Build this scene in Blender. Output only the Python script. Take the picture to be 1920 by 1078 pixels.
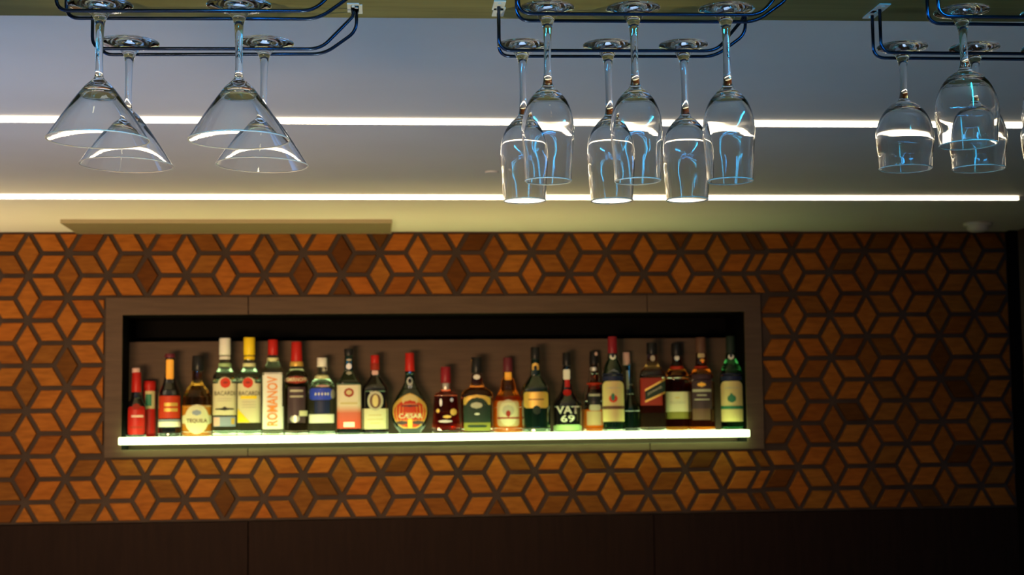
import bpy, bmesh, math, random
from mathutils import Vector, Matrix

# ---------------------------------------------------------------- camera, world, lights, exposure
for o in list(bpy.data.objects): bpy.data.objects.remove(o)
COL = bpy.context.scene.collection
SC = bpy.context.scene
F = 2860.0
PIT, ROL, YAW = math.radians(5.1319), math.radians(0.687), math.radians(5.1667)
ZC = 1.75
CR = (Matrix.Rotation(-YAW, 3, 'Z') @ Matrix.Rotation(math.pi/2 + PIT, 3, 'X') @ Matrix.Rotation(-ROL, 3, 'Z'))
cam_d = bpy.data.cameras.new('camera')
cam = bpy.data.objects.new('camera', cam_d); COL.objects.link(cam)
cam.matrix_world = Matrix.Translation((0, 0, ZC)) @ CR.to_4x4()
cam_d.sensor_width = 23.5
cam_d.lens = F/1920*23.5
cam_d.clip_start = 0.02
cam_d.dof.use_dof = True
cam_d.dof.focus_distance = 1.92
cam_d.dof.aperture_fstop = 7.6
SC.camera = cam
SC.view_settings.view_transform = 'Standard'
SC.view_settings.look = 'None'
SC.view_settings.exposure = 0.0
SC.view_settings.gamma = 1.0
SC.view_settings.use_curve_mapping = False
SC.cycles.max_bounces = 20
SC.cycles.transmission_bounces = 20
SC.cycles.glossy_bounces = 8

w = bpy.data.worlds.new('world'); SC.world = w; w.use_nodes = True
w.node_tree.nodes['Background'].inputs[0].default_value = (0.42, 0.52, 0.72, 1)
w.node_tree.nodes['Background'].inputs[1].default_value = 0.035

def area(name, loc, target, sx, sy, power, color, spread=180):
    l = bpy.data.lights.new(name, 'AREA'); l.shape = 'RECTANGLE'; l.size = sx; l.size_y = sy
    l.energy = power; l.color = color; l.spread = math.radians(spread)
    o = bpy.data.objects.new(name, l); COL.objects.link(o); o.location = loc
    o.rotation_euler = (Vector(target)-Vector(loc)).to_track_quat('-Z', 'Y').to_euler()
    return o
# added unseen warm fill on the room side, lighting the tiled wall
area('warm_wall_fill', (-1.2, 0.4, 1.27), (-0.42, 5.0, 1.78), 1.5, 0.3, 15, (1.0, 0.64, 0.32), 50)
# added unseen cool fills below the view, washing the ceiling
area('cool_ceiling_fill', (-1.75, 2.6, 0.95), (-1.3, 2.6, 2.4), 0.8, 0.6, 4.2, (0.12, 0.42, 1.0), 100)
area('grey_ceiling_fill', (-0.3, 2.9, 0.95), (-0.3, 2.9, 2.4), 2.4, 0.6, 3.2, (0.44, 0.66, 1.0), 120)
# added unseen warm fill shining up, lighting the ceiling near the wall
area('warm_ceiling_fill', (-.6, 4.55, 0.95), (-.6, 4.62, 2.4), 2.8, 0.08, 3.4, (1.0, 0.68, 0.22), 54)
area('warm_corner_light', (-2.0, 4.1, 0.95), (-2.0, 4.4, 2.4), .5, 0.3, 7, (1.0, 0.84, 0.58), 90)
# added unseen spot shining up to brighten the middle of the canopy
sp_d = bpy.data.lights.new('canopy_fill_spot', 'SPOT'); sp_d.energy = 19; sp_d.color = (1.0, .90, .52); sp_d.spot_size = math.radians(54); sp_d.spot_blend = .35; sp_d.shadow_soft_size = .04
sp_o = bpy.data.objects.new('canopy_fill_spot', sp_d); COL.objects.link(sp_o); sp_o.location = (0.0, 1.55, 1.16)
sp_o.rotation_euler = (Vector((0.0, 1.68, 2.3))-Vector(sp_o.location)).to_track_quat('-Z', 'Y').to_euler()

# added unseen spots under the canopy, brightening the glass rims and the counter
for x_ in (-1.0, .1, 1.2):
    l_ = bpy.data.lights.new('rim_fill_spot', 'SPOT'); l_.energy = 14; l_.color = (1.0, .86, .62); l_.spot_size = math.radians(75); l_.spot_blend = .5; l_.shadow_soft_size = .03
    o_ = bpy.data.objects.new('rim_fill_spot', l_); COL.objects.link(o_); o_.location = (x_, 1.45, 2.295)
# ---------------------------------------------------------------- picture <-> place
def ray(px, py):
    return CR @ Vector(((px-960)/F, (539-py)/F, -1.0))
def at_y(px, py, y):
    r = ray(px, py); t = y/r.y
    return Vector((0, 0, ZC)) + r*t
def at_z(px, py, z):
    r = ray(px, py); t = (z-ZC)/r.z
    return Vector((0, 0, ZC)) + r*t
def to_px(P):
    q = CR.transposed() @ (Vector(P)-Vector((0, 0, ZC)))
    return (960+F*q.x/-q.z, 539-F*q.y/-q.z)

A = 0.083
DW = A*(58.5070687*math.cos(YAW)+18.6232733*math.sin(YAW))       # wall plane
U0 = A*(-18.6232733*math.cos(YAW)+58.5070687*math.sin(YAW))      # first star column
Z0 = ZC + A*5.9288

# ---------------------------------------------------------------- helpers
def link(name, me, parent=None, mat=None):
    o = bpy.data.objects.new(name, me); COL.objects.link(o)
    if mat:
        for m in (mat if isinstance(mat, (list, tuple)) else [mat]): me.materials.append(m)
    if parent: o.parent = parent
    return o
def bm_obj(name, bm, mat=None, parent=None, smooth=False):
    me = bpy.data.meshes.new(name); bmesh.ops.recalc_face_normals(bm, faces=bm.faces[:]); bm.to_mesh(me); bm.free()
    if smooth:
        for p in me.polygons: p.use_smooth = True
    return link(name, me, parent, mat)
def tag(o, label=None, cat=None, group=None, kind=None):
    if label: o['label'] = label
    if cat: o['category'] = cat
    if group: o['group'] = group
    if kind: o['kind'] = kind
    return o
def empty(name, loc, label=None, cat=None, group=None):
    o = bpy.data.objects.new(name, None); COL.objects.link(o); o.location = loc; o.empty_display_size = 0.02
    return tag(o, label, cat, group)
def add_box(bm, lo, hi, bev=0):
    r = bmesh.ops.create_cube(bm, size=1)
    c = (Vector(lo)+Vector(hi))/2; s = Vector(hi)-Vector(lo)
    for v in r['verts']: v.co = Vector((v.co.x*s.x, v.co.y*s.y, v.co.z*s.z))+c
    if bev:
        es = list({e for v in r['verts'] for e in v.link_edges})
        bmesh.ops.bevel(bm, geom=es, offset=bev, segments=2, affect='EDGES', profile=0.7)
def box(name, lo, hi, mat, parent=None, bev=0):
    bm = bmesh.new(); add_box(bm, lo, hi, bev); return bm_obj(name, bm, mat, parent)
def struct(o): o['kind'] = 'structure'; return o

def add_tube(bm, pts, r, seg=12, closed_ends=True):
    pts = [Vector(p) for p in pts]; rings = []; prev_n = None
    for i, p in enumerate(pts):
        t = ((pts[i+1]-p).normalized() if i < len(pts)-1 else (p-pts[i-1]).normalized())
        if 0 < i < len(pts)-1: t = ((pts[i+1]-p).normalized()+(p-pts[i-1]).normalized()).normalized()
        if prev_n is None:
            n = t.cross(Vector((0, 1, 0)) if abs(t.y) < .9 else Vector((1, 0, 0))).normalized()
        else: n = (prev_n - t*prev_n.dot(t)).normalized()
        prev_n = n; b = t.cross(n)
        rings.append([bm.verts.new(p+(n*math.cos(a)+b*math.sin(a))*r) for a in [2*math.pi*k/seg for k in range(seg)]])
    for a, b in zip(rings, rings[1:]):
        for k in range(seg): bm.faces.new((a[k], a[(k+1) % seg], b[(k+1) % seg], b[k]))
    if closed_ends:
        bm.faces.new(rings[0]); bm.faces.new(rings[-1])
def round_path(pts, rad, n=6):
    pts = [Vector(p) for p in pts]; out = [pts[0]]
    for a, b, c in zip(pts, pts[1:], pts[2:]):
        d1 = (a-b); d2 = (c-b); k = min(rad, d1.length*.45, d2.length*.45)
        p1 = b+d1.normalized()*k; p2 = b+d2.normalized()*k
        for i in range(n+1):
            t = i/n; out.append(p1*(1-t)**2+b*2*t*(1-t)+p2*t*t)
    out.append(pts[-1]); return out

def sq(a, p):  # unit superellipse point
    c, s = math.cos(a), math.sin(a)
    k = (abs(c)**p+abs(s)**p)**(-1/p)
    return c*k, s*k
def lathe_bm(prof, seg=48, p=2, dr=1.0, cap0=False, cap1=False, matsplit=None):
    """prof = [(r,z)..]; superellipse exponent p, depth ratio dr"""
    bm = bmesh.new(); rings = []
    for r, z in prof:
        if r < 1e-6: rings.append([bm.verts.new((0, 0, z))])
        else: rings.append([bm.verts.new((r*x, r*dr*y, z)) for x, y in (sq(2*math.pi*(k+.5)/seg, p) for k in range(seg))])
    for i, (a, b) in enumerate(zip(rings, rings[1:])):
        for k in range(seg):
            k2 = (k+1) % seg
            if len(a) == 1 and len(b) == 1: continue
            if len(a) == 1: f = bm.faces.new((a[0], b[k2], b[k]))
            elif len(b) == 1: f = bm.faces.new((a[k], a[k2], b[0]))
            else: f = bm.faces.new((a[k], a[k2], b[k2], b[k]))
            if matsplit is not None and (prof[i][1]+prof[i+1][1])/2 < matsplit: f.material_index = 1
    if cap0 and len(rings[0]) > 1: bm.faces.new(rings[0])
    if cap1 and len(rings[-1]) > 1: bm.faces.new(rings[-1])
    return bm

# ---------------------------------------------------------------- materials
def mat(name, col, rough=0.5, metal=0.0, trans=0.0, ior=1.45, emis=None, estr=0.0, coat=0.0, spec=0.5):
    m = bpy.data.materials.new(name); m.use_nodes = True
    b = m.node_tree.nodes['Principled BSDF']
    b.inputs['Base Color'].default_value = (*col, 1); b.inputs['Roughness'].default_value = rough
    b.inputs['Metallic'].default_value = metal; b.inputs['Transmission Weight'].default_value = trans
    b.inputs['IOR'].default_value = ior; b.inputs['Coat Weight'].default_value = coat
    b.inputs['Specular IOR Level'].default_value = spec
    if emis: b.inputs['Emission Color'].default_value = (*emis, 1); b.inputs['Emission Strength'].default_value = estr
    return m
def noise_mix(m, c1, c2, scale=(1, 1, 1), nscale=5.0, detail=4, fac_attr=None, bump=0.0, lo=.3, hi=.7):
    nt = m.node_tree; b = nt.nodes['Principled BSDF']
    tc = nt.nodes.new('ShaderNodeTexCoord'); mp = nt.nodes.new('ShaderNodeMapping'); mp.inputs['Scale'].default_value = scale
    nz = nt.nodes.new('ShaderNodeTexNoise'); nz.inputs['Scale'].default_value = nscale; nz.inputs['Detail'].default_value = detail
    rp = nt.nodes.new('ShaderNodeValToRGB'); rp.color_ramp.elements[0].position = lo; rp.color_ramp.elements[1].position = hi
    rp.color_ramp.elements[0].color = (*c1, 1); rp.color_ramp.elements[1].color = (*c2, 1)
    nt.links.new(tc.outputs['Object'], mp.inputs[0]); nt.links.new(mp.outputs[0], nz.inputs['Vector'])
    nt.links.new(nz.outputs['Fac'], rp.inputs[0])
    out = rp.outputs[0]
    if fac_attr:
        at = nt.nodes.new('ShaderNodeAttribute'); at.attribute_name = fac_attr
        mx = nt.nodes.new('ShaderNodeMix'); mx.data_type = 'RGBA'; mx.blend_type = 'MULTIPLY'; mx.inputs[0].default_value = 1
        nt.links.new(out, mx.inputs[6]); nt.links.new(at.outputs['Color'], mx.inputs[7]); out = mx.outputs[2]
    nt.links.new(out, b.inputs['Base Color'])
    if bump:
        bp = nt.nodes.new('ShaderNodeBump'); bp.inputs['Strength'].default_value = bump; bp.inputs['Distance'].default_value = .002
        nt.links.new(nz.outputs['Fac'], bp.inputs['Height']); nt.links.new(bp.outputs[0], b.inputs['Normal'])
    return m
M = {}
M['ceiling'] = noise_mix(mat('ceiling_paint', (.7, .7, .7), .85), (.66, .65, .62), (.72, .71, .68), nscale=2.5)
M['tile'] = noise_mix(mat('tile_wood', (.5, .2, .05), .65, spec=.1), (.22, .067, .008), (.315, .103, .013), scale=(3, 3, 14), nscale=7, fac_attr='tint', bump=.25)
M['grout'] = noise_mix(mat('dark_grout_wood', (.06, .04, .03), .75, spec=.15), (.042, .028, .022), (.058, .039, .030), nscale=9)
M['frame'] = noise_mix(mat('walnut_frame', (.1, .06, .04), .7, spec=.15), (.075, .048, .034), (.095, .06, .042), scale=(2, 2, 20), nscale=4, bump=.1)
M['panel'] = noise_mix(mat('dark_wood_panel', (.04, .02, .012), .75, spec=.12), (.011, .005, .004), (.016, .0075, .0055), scale=(20, 20, 1.5), nscale=4, bump=.1)
M['black'] = mat('black_wood_and_shade', (.0018, .0015, .0015), .8, spec=.1)  # near-black puts the niche's shade into the colour; end trim is plainly black
M['canopy'] = noise_mix(mat('canopy_wood', (.2, .17, .08), .55), (.17, .145, .045), (.25, .215, .07), scale=(1, 12, 12), nscale=5, bump=.15)
M['floor'] = noise_mix(mat('floor_wood', (.05, .03, .02), .5), (.04, .025, .018), (.07, .045, .03), scale=(1, 10, 1), nscale=3)
M['side'] = noise_mix(mat('side_wall_wood', (.1, .07, .05), .6), (.09, .06, .04), (.13, .09, .06), nscale=4)
M['led'] = mat('led_warm', (.9, .9, .85), .4, emis=(1.0, .82, .54), estr=3.6)
M['led_under'] = mat('led_warm_underside', (.9, .9, .85), .4, emis=(1.0, .85, .6), estr=36)
M['shelf_led'] = mat('shelf_led', (.9, .95, .85), .4, emis=(.78, 1.0, .46), estr=4.5)
M['shelf_top'] = mat('shelf_acrylic', (.8, .9, .75), .3, emis=(.72, 1.0, .42), estr=2.3)
M['blue_led'] = mat('blue_led', (.1, .3, .8), .4, emis=(.02, .44, 1.0), estr=110)
M['blue_dim'] = mat('blue_led_dim', (.1, .3, .8), .4, emis=(.02, .36, 1.0), estr=45)
M['rod'] = mat('rack_rod', (.035, .055, .115), .2, metal=1.0)
M['plate'] = mat('plate_metal', (.75, .75, .7), .35, metal=.6)
M['glass'] = mat('clear_glass', (1, 1, 1), 0.0, trans=1.0, ior=1.5)
M['plate'] = mat('white_plate', (.8, .8, .74), .4)
M['rim'] = mat('light_line_rim', (1, .97, .9), .18, trans=.35, ior=1.5)  # milky white paints the bright light line along the rim
M['white'] = mat('white_plastic', (.7, .7, .66), .5)
M['vent'] = mat('vent_paint', (.17, .135, .075), .8)
M['vent_rim'] = mat('vent_rim_paint', (.3, .25, .15), .7)
M['grey'] = mat('grey_metal', (.3, .3, .3), .4, metal=.8)

# ---------------------------------------------------------------- room shell
ZCEIL = at_y(960, 434.5, DW).z
STEP = .0115
XL, XR = -3.2, at_y(1912, 700, DW).x
def solve_y(py, z, px=960): return at_z(px, py, z).y
N2 = solve_y(374, ZCEIL); N1 = solve_y(234.5, ZCEIL+STEP)
bm = bmesh.new()
prof = [(-2.0, ZCEIL+2*STEP), (N1, ZCEIL+2*STEP), (N1, ZCEIL+STEP), (N2, ZCEIL+STEP), (N2, ZCEIL), (DW+.3, ZCEIL), (DW+.3, ZCEIL+.15), (-2.0, ZCEIL+.15)]
va = [bm.verts.new((XL, y, z)) for y, z in prof]; vb = [bm.verts.new((XR+.4, y, z)) for y, z in prof]
for i in range(len(prof)):
    j = (i+1) % len(prof); bm.faces.new((va[i], va[j], vb[j], vb[i]))
bm.faces.new(va); bm.faces.new(vb[::-1])
struct(bm_obj('ceiling', bm, M['ceiling']))
struct(box('floor', (XL, -2.0, -.05), (XR+.4, DW+.3, 0), M['floor']))

# niche and pattern edges on the wall
def wz(px, py): return at_y(px, py, DW).z
FX0, FX1 = at_y(198.5, 700, DW).x, at_y(1428, 700, DW).x      # frame outer
FZ1 = wz(960, 555); FZ0 = wz(960, 847.5)
IX0, IX1 = at_y(229.5, 700, DW).x, at_y(1397, 700, DW).x      # niche opening
IZ1 = wz(960, 587); IZ0 = wz(960, 834)
PZ0 = wz(960, 967.5)                                          # pattern bottom
PX1 = at_y(1897, 700, DW).x
ND = .135
# backing wall built round the niche
bm = bmesh.new()
B0 = DW+.004
add_box(bm, (XL, B0, PZ0), (IX0-.01, DW+.3, ZCEIL))
add_box(bm, (IX1+.01, B0, PZ0), (PX1, DW+.3, ZCEIL))
add_box(bm, (IX0-.01, B0, IZ1+.01), (IX1+.01, DW+.3, ZCEIL))
add_box(bm, (IX0-.01, B0, PZ0), (IX1+.01, DW+.3, IZ0-.01))
struct(bm_obj('wall_back', bm, M['grout']))
# niche lining: back panel (shorter), recess above it, sides, top, their shade painted black
struct(box('trim_1', (IX0-.01, DW+ND, IZ0-.01), (IX1+.01, DW+.29, wz(960, 632)), M['frame']))
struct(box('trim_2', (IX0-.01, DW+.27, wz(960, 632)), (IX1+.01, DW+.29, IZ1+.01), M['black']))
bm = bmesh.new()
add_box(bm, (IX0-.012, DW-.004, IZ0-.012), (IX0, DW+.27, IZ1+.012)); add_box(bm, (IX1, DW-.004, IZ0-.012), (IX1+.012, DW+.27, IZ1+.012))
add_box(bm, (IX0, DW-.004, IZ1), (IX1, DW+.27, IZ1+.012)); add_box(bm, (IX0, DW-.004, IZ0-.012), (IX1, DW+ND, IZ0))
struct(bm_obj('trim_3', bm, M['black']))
# walnut frame with seams, each board its own piece of the one frame
FY = DW-.012
bm = bmesh.new()
S1, S2 = at_y(465.5, 700, DW).x, at_y(1215, 700, DW).x
for x0, x1 in ((FX0, S1-.0015), (S1+.0015, S2-.0015), (S2+.0015, FX1)):
    add_box(bm, (x0, FY, IZ1), (x1, B0, FZ1), .001); add_box(bm, (x0, FY, FZ0), (x1, B0, IZ0), .001)
add_box(bm, (FX0, FY, IZ0), (IX0, B0, IZ1)); add_box(bm, (IX1, FY, IZ0), (FX1, B0, IZ1))
struct(bm_obj('trim_4', bm, M['frame']))
# lower dark panels
bm = bmesh.new()
xs = [XL, at_y(465.5, 1030, DW).x, at_y(1226, 1030, DW).x, PX1]
for a, b in zip(xs, xs[1:]): add_box(bm, (a+.0015, DW-.01, 0), (b-.0015, DW+.3, PZ0-.002), .001)
struct(bm_obj('wall_back_panelling', bm, M['panel'])).name = 'trim_5'
struct(box('trim_6', (PX1, DW-.03, 0), (XR, DW+.3, ZCEIL), M['black']))
struct(box('wall_left', (XL-.2, -2.0, 0), (XL, DW+.3, ZCEIL), M['side']))
struct(box('wall_right', (XR, -2.0, 0), (XR+.2, DW+.3, ZCEIL), M['side']))

# ---- rhombus tiles
S3 = math.sqrt(3)
def clip(poly, f):
    out = []
    for i, p in enumerate(poly):
        q = poly[(i+1) % len(poly)]; fp, fq = f(p), f(q)
        if fp >= 0: out.append(p)
        if (fp >= 0) != (fq >= 0):
            t = fp/(fp-fq); out.append((p[0]+(q[0]-p[0])*t, p[1]+(q[1]-p[1])*t))
    return out
def clip_rect(poly, x0, x1, z0, z1):
    for f in (lambda p: p[0]-x0, lambda p: x1-p[0], lambda p: p[1]-z0, lambda p: z1-p[1]):
        poly = clip(poly, f)
        if len(poly) < 3: return []
    return poly
def inset(poly, d):             # convex polygon, counter-clockwise: clip by every edge moved inwards
    out = list(poly)
    for i in range(len(poly)):
        a, b = Vector(poly[i-1]), Vector(poly[i]); e = b-a
        if e.length < 1e-6: continue
        n = Vector((-e.y, e.x))/e.length
        out = clip(out, lambda p: (Vector(p)-a).dot(n)-d)
        if len(out) < 3: return []
    return [p for i, p in enumerate(out) if (Vector(p)-Vector(out[i-1])).length > 1e-5]
def area2(p): return sum(p[i-1][0]*p[i][1]-p[i][0]*p[i-1][1] for i in range(len(p)))/2
rnd = random.Random(4)
tb = bmesh.new(); tint = tb.loops.layers.color.new('tint')
G = .0074
def tile(poly):
    if len(poly) < 3 or abs(area2(poly)) < .0003: return
    if area2(poly) < 0: poly = poly[::-1]
    q = inset(poly, G)
    if len(q) < 3 or area2(q) < .00012: return
    yf = DW-.007; bv = .0015
    cx = sum(p[0] for p in q)/len(q); cz = sum(p[1] for p in q)/len(q)
    q2 = [(cx+(x-cx)*.94, cz+(z-cz)*.94) for x, z in q]
    lift = rnd.uniform(0, .0012)
    front = [tb.verts.new((x, yf-lift, z)) for x, z in q2]
    mid = [tb.verts.new((x, yf+bv, z)) for x, z in q]
    back = [tb.verts.new((x, B0, z)) for x, z in q]
    t = rnd.uniform(.78, 1.1); h = rnd.uniform(-.06, .06)
    if rnd.random() < .08: t *= .7
    c = (min(1, t*(1+h)), min(1, t), min(1, t*(1-h)), 1)
    fs = [tb.faces.new(front)]
    n = len(q)
    for i in range(n):
        j = (i+1) % n
        fs.append(tb.faces.new((front[i], mid[i], mid[j], front[j]))); fs.append(tb.faces.new((mid[i], back[i], back[j], mid[j])))
    for f in fs:
        for l in f.loops: l[tint] = c
def star_rhombi(cx, cz):
    E = [(A*math.cos(math.radians(60*k)), A*math.sin(math.radians(60*k))) for k in range(6)]
    for k in (0, 1, 2):   # each star owns three of its six rhombi
        e, f = E[k], E[k+1]
        yield [(cx, cz), (cx+e[0], cz+e[1]), (cx+e[0]+f[0], cz+e[1]+f[1]), (cx+f[0], cz+f[1])]
XS_A = U0+A*(1.5*19)            # sheet joint: left sheet's star column 19
XS_B = U0+A*(30.0615538-1.5)    # right sheet's star column -1
FT = .0                          # tiles run up to the frame
def emit(poly):
    q = clip_rect(poly, XL, PX1, PZ0, ZCEIL)
    if not q: return
    x0, x1 = min(p[0] for p in q), max(p[0] for p in q); z0, z1 = min(p[1] for p in q), max(p[1] for p in q)
    if x1 <= FX0 or x0 >= FX1 or z1 <= FZ0 or z0 >= FZ1: return tile(q)
    for r in ((XL, PX1, FZ1, ZCEIL), (XL, PX1, PZ0, FZ0), (XL, FX0, FZ0, FZ1), (FX1, PX1, FZ0, FZ1)):
        c = clip_rect(q, *r)
        if c: tile(c)
def zig(z, col, zoff):          # zigzag joint line through the left-hand corners of a star column
    ph = ((z-zoff)/(S3*A)) % 1.0
    return col-(A/2)*(1-abs(2*ph-1))
ZA = Z0+.5*S3*A                  # star rows of column 19
for i in range(-18, 20):
    for j in range(-8, 3):
        cx = U0+1.5*A*i; cz = Z0+S3*A*(j+(.5 if i % 2 else 0))
        for poly in star_rhombi(cx, cz):
            if max(p[0] for p in poly) > XS_A+1e-4: continue
            emit(poly)
dzB = A*0.0452665
for i in range(-1, 12):
    for j in range(-8, 3):
        cx = XS_B+1.5*A*(i+1); cz = Z0+dzB+S3*A*(j+(.5 if i % 2 == 0 else 0))
        for poly in star_rhombi(cx, cz):
            if min(p[0] for p in poly) < XS_B-A*.51: continue
            if i == -1 and min(p[0] for p in poly) < XS_B-1e-4: continue
            emit(poly)
# narrow slanted tiles in the joint between the two sheets
wgap = XS_B-(XS_A-A/2)
for j in range(-16, 6):
    z0 = Z0+S3*A*j/2; z1 = z0+S3*A/2
    # left zigzag: at star rows (half-integer j for column 19) x=XS_A, in between x=XS_A-A/2
    xa0 = XS_A if j % 2 else XS_A-A/2; xa1 = XS_A-A/2 if j % 2 else XS_A
    emit([(xa0, z0), (xa0+wgap, z0), (xa1+wgap, z1), (xa1, z1)])
to = bm_obj('trim_7', tb, M['tile']); struct(to)

# ---- ceiling strips, panel, detector
def led_strip(y, z, x1, label):
    t = empty('led_strip', (0, y, z), label, 'light', 'warm light strips in the ceiling')
    b = box('diffuser', (XL+.01, -.008, -.0086), (x1, -.0002, .0003), [M['led'], M['led_under']], t, .001)
    for p_ in b.data.polygons:
        if p_.normal.z < -.8: p_.material_index = 1
    box('end_cap', (x1, -.0065, -.0102), (x1+.004, 0, .0003), M['white'], t)
X2 = at_y(1908, 370, N2).x
led_strip(N1, ZCEIL+2*STEP-.0006, X2, 'warm white light strip in the ceiling step nearer the hanging glasses, upper of the two')
led_strip(N2, ZCEIL+STEP-.0006, X2, 'warm white light strip in the ceiling step nearer the tiled wall, lower of the two')
a = at_z(113, 411, ZCEIL); b = at_z(735, 413, ZCEIL); c = at_z(727, 431, ZCEIL)
vp = empty('ceiling_panel', ((a.x+b.x)/2, (a.y+c.y)/2, ZCEIL), 'long flat rectangular panel on the ceiling just above the left part of the tiled wall', 'panel')
hx, hy = (b.x-a.x)/2, (c.y-a.y)/2
box('cover', (-hx+.003, -hy+.003, -.011), (hx-.003, hy-.003, 0), M['vent'], vp)
bm = bmesh.new()
for lo, hi in (((-hx, -hy, -.012), (hx, -hy+.003, 0)), ((-hx, hy-.003, -.012), (hx, hy, 0)), ((-hx, -hy+.003, -.012), (-hx+.003, hy-.003, 0)), ((hx-.003, -hy+.003, -.012), (hx, hy-.003, 0))): add_box(bm, lo, hi)
bm_obj('rim', bm, M['vent_rim'], vp)
p = at_z(1833, 425, ZCEIL-.012)
sd = empty('smoke_detector', (p.x, p.y, ZCEIL), 'round white smoke detector on the ceiling at the far right above the tiled wall', 'smoke detector')
bm_obj('base', lathe_bm([(0, 0), (.045, 0), (.045, -.010), (.040, -.012), (0, -.012)], 32), M['white'], sd, True)
bm_obj('cover', lathe_bm([(.034, -.012), (.033, -.022), (.025, -.028), (0, -.030)], 32), M['white'], sd, True)
p = at_z(922, 322, ZCEIL+STEP)
o = bm_obj('sprinkler_cover', lathe_bm([(0, 0), (.017, 0), (.017, -.003), (.015, -.004), (0, -.004)], 32), M['ceiling'])
o.location = (p.x, p.y, ZCEIL+STEP); tag(o, 'small round cover plate on the ceiling between the two light strips', 'cover plate')

# ---------------------------------------------------------------- glowing shelf
SY = DW-.045
SX0 = at_y(222, 820, SY).x; SX1 = at_y(1406, 808, SY).x
SZ1 = at_y(960, 811.3, SY).z; SZ0 = at_y(960, 824.5, SY).z
sh = empty('lit_shelf', ((SX0+SX1)/2, DW+.05, SZ0), 'long glowing pale green acrylic shelf carrying the row of bottles in the niche', 'shelf')
ox = (SX0+SX1)/2; oy = DW+.05
box('front_edge', (SX0-ox, SY-oy, 0), (SX1-ox, SY-oy+.006, SZ1-SZ0), M['shelf_led'], sh, .003)
bm = bmesh.new(); add_box(bm, (IX0+.002-ox, SY-oy+.006, .001), (IX1-.002-ox, DW+ND-.001-oy, SZ1-SZ0-.0005))
add_box(bm, (SX0-ox+.002, SY-oy+.006, .001), (SX1-ox-.002, DW-.013-oy, SZ1-SZ0-.0005))
bm_obj('board', bm, M['shelf_top'], sh)

# ---------------------------------------------------------------- canopy and glass racks
ZR = ZC+.498; ZK = ZR+.062
ke = [at_z(px, py, ZK) for px, py in ((0, 29), (700, 33.5), (960, 37), (1500, 40), (1900, 41))]
k0, k1 = ke[0], ke[-1]; sl = (k1.y-k0.y)/(k1.x-k0.x)
bm = bmesh.new(); kx0, kx1 = -1.9, 1.9
def ky(x): return k0.y+(x-k0.x)*sl
vs = [bm.verts.new(v) for v in ((kx0, -1.2, ZK), (kx1, -1.2, ZK), (kx1, ky(kx1), ZK), (kx0, ky(kx0), ZK))]
vt = [bm.verts.new((v.co.x, v.co.y, ZCEIL+2*STEP-.001)) for v in vs]
bm.faces.new(vs); bm.faces.new(vt)
for i in range(4): bm.faces.new((vs[i], vs[(i+1) % 4], vt[(i+1) % 4], vt[i]))
tag(bm_obj('bar_canopy', bm, M['canopy']), 'olive brown wooden canopy board at the top from which the glass racks hang', 'canopy')

RR = .0023
def yr(px, py): return at_z(px, py, ZR)
# flare template, taken from the left rear rack
bn = yr(601, 91.8); bf = yr(608, 101)
pn = at_z(662.5, 14, ZK); pf = at_z(668.5, 16, ZK)
def zat(P, py):          # height on the vertical through P that shows at picture row py
    lo, hi = ZR-.02, ZK+.02
    for _ in range(40):
        m = (lo+hi)/2
        if to_px((P.x, P.y, m))[1] > py: lo = m
        else: hi = m
    return lo
FN = (Vector((pn.x, pn.y, zat(pn, 30)))-bn); FF = (Vector((pf.x, pf.y, zat(pf, 58)))-bf)
def rack(nl, nr, fl, fr, right_end, label, plates):
    """nl, nr / fl, fr: pixels of the near / far rod's left bend and right bend"""
    pnl, pnr, pfl, pfr = yr(*nl), yr(*nr), yr(*fl), yr(*fr)
    base = Vector(((pnl.x+pnr.x)/2, (pnl.y+pfl.y)/2, ZK))
    t = empty('glass_rack', base, label, 'glass rack', 'wire racks under the canopy')
    for (l, r, fv, nm) in ((pnl, pnr, FN, 'n'), (pfl, pfr, FF, 'f')):
        pts = [Vector((l.x, l.y, ZK)), l, r]
        if right_end: pts += [r+fv, Vector((r.x+fv.x, r.y+fv.y, ZK))]
        bm = bmesh.new(); add_tube(bm, [p-base for p in round_path(pts, .016)], RR, 12)
        bm_obj('rod', bm, M['rod'], t, True)
        ends = [(pts[0], -1)]+([(pts[-1], 1)] if right_end else [])
        for e, s in ends:
            c = e-base; bm = bmesh.new()
            add_box(bm, (c.x-.008, c.y-.024, -.0022), (c.x+.008, c.y+.018, -.0003), .0005)
            for q in (-.016, .007): bmesh.ops.create_cone(bm, segments=10, radius1=.0028, radius2=.002, depth=.0016, cap_ends=True, matrix=Matrix.Translation((c.x, c.y+q, -.003)))
            bm_obj('mounting_plate', bm, M['plate'], t)
    return t
rack((105, 20), (588, 20.5), (124, 34), (597, 35.5), True, 'dark wire rack holding the two nearer cone-shaped cocktail glasses', 2)
rack((173, 91), (601, 91.8), (189, 102.5), (608, 101.3), True, 'dark wire rack holding the two farther cone-shaped cocktail glasses', 2)
rack((972, 25.5), (1426, 28), (969, 38.5), (1417, 41), True, 'dark wire rack holding the three nearer tall wine glasses', 2)
rack((936, 94.5), (1343, 95.5), (935.5, 105.5), (1340, 106), True, 'dark wire rack holding the three farther tall wine glasses', 2)
rack((1760, 30.5), (2190, 35), (1740, 44), (2170, 49), True, 'dark wire rack at the right holding the nearer short round goblets', 2)
rack((1652, 98.5), (2060, 102), (1638, 108.5), (2050, 112), True, 'dark wire rack at the right holding the farther short round goblets', 2)

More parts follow.
